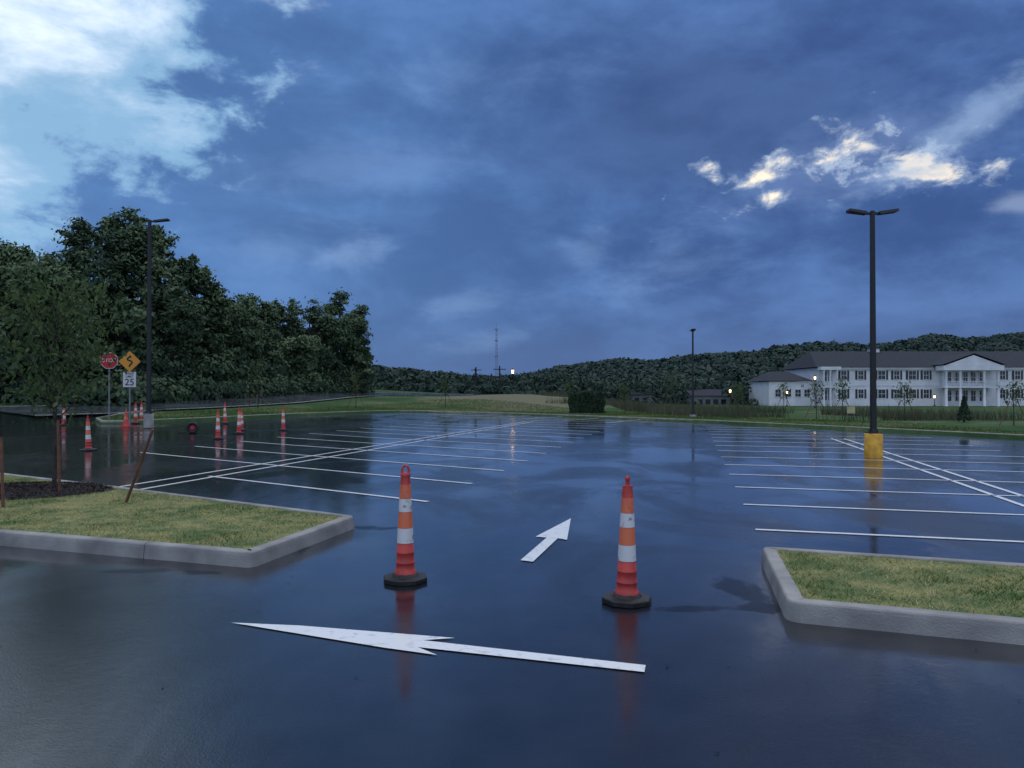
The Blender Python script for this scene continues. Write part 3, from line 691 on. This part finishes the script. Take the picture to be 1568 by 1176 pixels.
def window(xc,zc,yf,w=.95,h=1.55,shut=True):
    gl.box(xc-w/2,xc+w/2,yf-.05,yf-.012,zc-h/2,zc+h/2)
    for a in (-1,1): fr.box(xc+a*w/2-.06+a*.062,xc+a*w/2+.06+a*.062,yf-.09,yf-.008,zc-h/2-.1,zc+h/2+.1)
    fr.box(xc-w/2,xc+w/2,yf-.085,yf-.008,zc+h/2+.002,zc+h/2+.1); fr.box(xc-w/2,xc+w/2,yf-.1,yf-.008,zc-h/2-.1,zc-h/2-.002)
    fr.box(xc-w/2+.002,xc+w/2-.002,yf-.07,yf-.052,zc-.03,zc+.03); fr.box(xc-.02,xc+.02,yf-.066,yf-.0525,zc-h/2+.01,zc+h/2-.01)
    if shut:
        for a in(-1,1): sh.box(min(xc+a*(w/2+.14),xc+a*(w/2+.52)),max(xc+a*(w/2+.14),xc+a*(w/2+.52)),yf-.05,yf-.01,zc-h/2-.05,zc+h/2+.05)
for u in (1292,1318,1350,1373,1397,1418,1535,1558,1583,1606,1630,1655):
    for v_ in (574.5,603): window(bx(u),bz(v_),D,.95 if u not in(1350,1397) else 1.3)
for u in (1450,1463,1475,1487,1500):
    for v_ in (578,606): window(bx(u),bz(v_),D-.6,.8,1.9,False)
for u in (1262,1270):
    for v_ in (576,605): window(bx(u),bz(v_),D-.25,.7,1.8,False)
for u in (1197,1213,1228,1242): window(bx(u),bz(602),D+2,1.0,1.3,False)
for u in (1205,1235): window(bx(u),bz(590.5),D+2,.5,.4,False)
gl.obj('window_glass',M_GLASS,B);fr.obj('window_frames',M_WHITE,B);sh.obj('shutters',M_SHUT,B)
M_SIDE=mat('grey_siding',(.20,.21,.22),None,1,.7)
for u0,u1,vr,ve,d in [(938,1000,595,604,165),(1060,1120,596,606,155)]:
    s_=d/F; x0=(u0-784)*s_;x1=(u1-784)*s_; z1=CH+(600-vr)*s_;z0=CH+(600-ve)*s_
    E=empty('house'); b=MB(); b.box(x0,x1,d,d+9,-3,z0); b.obj('walls',M_SIDE,E)
    b=MB(); gable(b,x0,x1,d,d+9,z0+.01,z1,'x',0,.4,0); b.obj('roof',M_ROOF,E)
    gl=MB(); 
    for t in (.2,.4,.6,.8): xx=x0+(x1-x0)*t; gl.box(xx-.5,xx+.5,d-.05,d-.01,z0-2,z0-.7)
    gl.obj('windows',M_GLASS,E)

# ---------------------------------------------------------------- sky
W=bpy.data.worlds.new('World'); S.world=W; W.use_nodes=True; nt=W.node_tree; N=nt.nodes; L=nt.links
bg=N['Background']; tc=N.new('ShaderNodeTexCoord'); D_=tc.outputs['Generated']
def srgb(r,g,b_): 
    f=lambda c:(c/255/12.92 if c/255<=.04045 else ((c/255+.055)/1.055)**2.4); return (f(r),f(g),f(b_),1)
def mth(op,a,b_=None,c_=None,clamp=False):
    n=N.new('ShaderNodeMath'); n.operation=op; n.use_clamp=clamp
    for i,q in enumerate((a,b_,c_)):
        if q is None: continue
        if isinstance(q,(int,float)): n.inputs[i].default_value=q
        else: L.new(q,n.inputs[i])
    return n.outputs[0]
def dot(vec):
    n=N.new('ShaderNodeVectorMath'); n.operation='DOT_PRODUCT'; L.new(D_,n.inputs[0]); n.inputs[1].default_value=vec; return n.outputs['Value']
def mapr(v_,a,b_,c_=0,d_=1):
    n=N.new('ShaderNodeMapRange'); n.interpolation_type='SMOOTHSTEP'; L.new(v_,n.inputs['Value'])
    for i,q in zip((1,2,3,4),(a,b_,c_,d_)): n.inputs[i].default_value=q
    return n.outputs[0]
def noise(scale,det,stretch=(1,1,2.2),rough=.55,dist=0,offs=(0,0,0)):
    m=N.new('ShaderNodeMapping'); m.inputs['Scale'].default_value=stretch; m.inputs['Location'].default_value=offs; L.new(D_,m.inputs['Vector'])
    n=N.new('ShaderNodeTexNoise'); n.inputs['Scale'].default_value=scale; n.inputs['Detail'].default_value=det; n.inputs['Roughness'].default_value=rough; n.inputs['Distortion'].default_value=dist
    L.new(m.outputs[0],n.inputs['Vector']); return n.outputs['Fac']
def mix(f,a,b_):
    n=N.new('ShaderNodeMix'); n.data_type='RGBA'; 
    if isinstance(f,(int,float)): n.inputs[0].default_value=f
    else: L.new(f,n.inputs[0])
    for i,q in ((6,a),(7,b_)):
        if isinstance(q,tuple): n.inputs[i].default_value=q
        else: L.new(q,n.inputs[i])
    return n.outputs[2]
def blob(u,v,ra,rb,tilt=0):
    c=Vector(((u-784)/F,1,(600-v)/F)).normalized(); r_=c.cross(Vector((0,0,1))).normalized(); up=r_.cross(c)
    t=math.radians(tilt); a=r_*math.cos(t)+up*math.sin(t); b_=-r_*math.sin(t)+up*math.cos(t)
    A_=mth('MULTIPLY',dot(a),1/ra); B_=mth('MULTIPLY',dot(b_),1/rb)
    e=mth('SQRT',mth('ADD',mth('MULTIPLY',A_,A_),mth('MULTIPLY',B_,B_)))
    fr_=mth('LESS_THAN',dot(c),0.0)
    e=mth('ADD',e,mth('MULTIPLY',fr_,10.0))
    return mth('SUBTRACT',1.0,e)
n1=noise(2.6,6,(1,1,2.4),.5,.3,(3.1,0,0)); n2=noise(7,7,(1,1,2.0),.6,.2,(0,1.7,0)); n3=noise(19,6,(1,1,1.7),.62,.3)
c2_=mth('SUBTRACT',n2,.5); c3_=mth('SUBTRACT',n3,.5); c1_=mth('SUBTRACT',n1,.5)
cl=mapr(mth('ADD',mth('MULTIPLY',n1,.55),mth('MULTIPLY',n2,.45)),.37,.63)
col=mix(cl,srgb(48,80,138),srgb(86,124,186))
lft=mapr(dot((-.8,.6,0)),.25,1.05); col=mix(mth('MULTIPLY',lft,.42),col,srgb(108,156,212))
low=mapr(dot((0,0,1)),.16,.0,0,.5); col=mix(low,col,srgb(82,110,158))
for u,v_,ra,rb,am in [(535,385,.07,.03,.42),(700,465,.09,.02,.3),(1040,410,.12,.05,.22),(900,380,.06,.03,.22),(740,525,.10,.02,.22),(560,250,.25,.04,.18),(780,110,.20,.05,.18),(420,380,.12,.05,.2)]:
    col=mix(mth('MULTIPLY',mapr(mth('ADD',blob(u,v_,ra,rb,8),mth('MULTIPLY',c2_,3.0)),.0,1.1),am),col,srgb(140,172,218))
col=mix(mapr(mth('ADD',blob(1080,190,.36,.15,-8),mth('MULTIPLY',c1_,2.0)),-.1,1.0,0,.6),col,srgb(53,76,125))
# clear opening upper left, with cloud scraps across it
ol=mth('ADD',blob(-25,65,.265,.20,24),mth('ADD',mth('MULTIPLY',c2_,1.8),mth('MULTIPLY',c3_,1.1)))
col=mix(mapr(ol,-.05,.35,0,.9),col,srgb(146,190,226))
col=mix(mapr(ol,.45,1.2,0,.7),col,srgb(176,208,234))
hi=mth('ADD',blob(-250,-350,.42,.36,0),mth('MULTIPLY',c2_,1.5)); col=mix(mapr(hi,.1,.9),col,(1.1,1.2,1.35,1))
# broken bright band on the right
bd=blob(1330,235,.20,.055,13)
halo=mth('ADD',bd,mth('MULTIPLY',c2_,2.4))
col=mix(mapr(halo,-.1,1.0,0,.45),col,srgb(118,144,194))
core=mth('ADD',mth('MULTIPLY',bd,.8),mth('ADD',mth('MULTIPLY',c3_,5.0),mth('MULTIPLY',c2_,2.0)))
col=mix(mapr(core,.65,1.3,0,.85),col,srgb(166,186,218))
for u,v_,ra,rb,t in [(1430,264,.056,.018,-5),(1168,270,.034,.014,10),(1250,238,.042,.010,8),(1325,222,.040,.014,-20),(1095,276,.018,.010,-40),(1190,298,.04,.008,20),(1380,240,.04,.012,-25)]:
    g=mth('ADD',mth('MULTIPLY',blob(u,v_,ra,rb,t),.9),mth('ADD',mth('MULTIPLY',c3_,6.0),mth('MULTIPLY',c2_,1.5)))
    col=mix(mapr(g,-.4,.6,0,.7),col,srgb(172,190,216)); col=mix(mapr(g,.2,1.2),col,(1.25,1.06,.80,1))
col=mix(mapr(mth('ADD',blob(1500,175,.17,.028,30),mth('ADD',mth('MULTIPLY',c2_,2.2),mth('MULTIPLY',c3_,1.5))),.0,1.0,0,.55),col,srgb(156,184,220))
col=mix(mapr(mth('ADD',blob(1560,310,.05,.02,0),mth('MULTIPLY',c2_,2.0)),.1,.9,0,.45),col,srgb(165,184,212))
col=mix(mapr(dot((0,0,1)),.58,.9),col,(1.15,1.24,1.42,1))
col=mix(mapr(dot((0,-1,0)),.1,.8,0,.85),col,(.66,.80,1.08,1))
sky=N.new('ShaderNodeTexSky'); sky.sky_type='NISHITA'; sky.sun_disc=False; sky.sun_elevation=math.radians(48); sky.sun_rotation=math.radians(30)
sk=N.new('ShaderNodeVectorMath'); sk.operation='SCALE'; sk.inputs['Scale'].default_value=.003; L.new(sky.outputs[0],sk.inputs[0])
ad=N.new('ShaderNodeVectorMath'); ad.operation='ADD'; L.new(col,ad.inputs[0]); L.new(sk.outputs[0],ad.inputs[1])
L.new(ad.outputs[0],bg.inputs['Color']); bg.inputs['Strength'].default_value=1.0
W.cycles.sampling_method='MANUAL'; W.cycles.sample_map_resolution=512
sun=bpy.data.lights.new('sun','SUN'); sun.energy=.5; sun.angle=math.radians(25); sun.color=(1,.96,.88)
so=bpy.data.objects.new('sun',sun); S.collection.objects.link(so)
az=math.radians(30); el=math.radians(48); dv=Vector((math.sin(az)*math.cos(el),math.cos(az)*math.cos(el),math.sin(el)))
so.rotation_euler=dv.to_track_quat('Z','Y').to_euler(); so.location=(0,0,50)

# ---------------------------------------------------------------- camera
cam=bpy.data.cameras.new('camera'); cam.sensor_width=36; cam.lens=36*F/1568; cam.clip_end=6000; cam.clip_start=.05
co=bpy.data.objects.new('camera',cam); S.collection.objects.link(co); co.location=(0,0,CH); co.rotation_euler=(math.radians(90)+math.atan(12/F),0,0)
S.camera=co
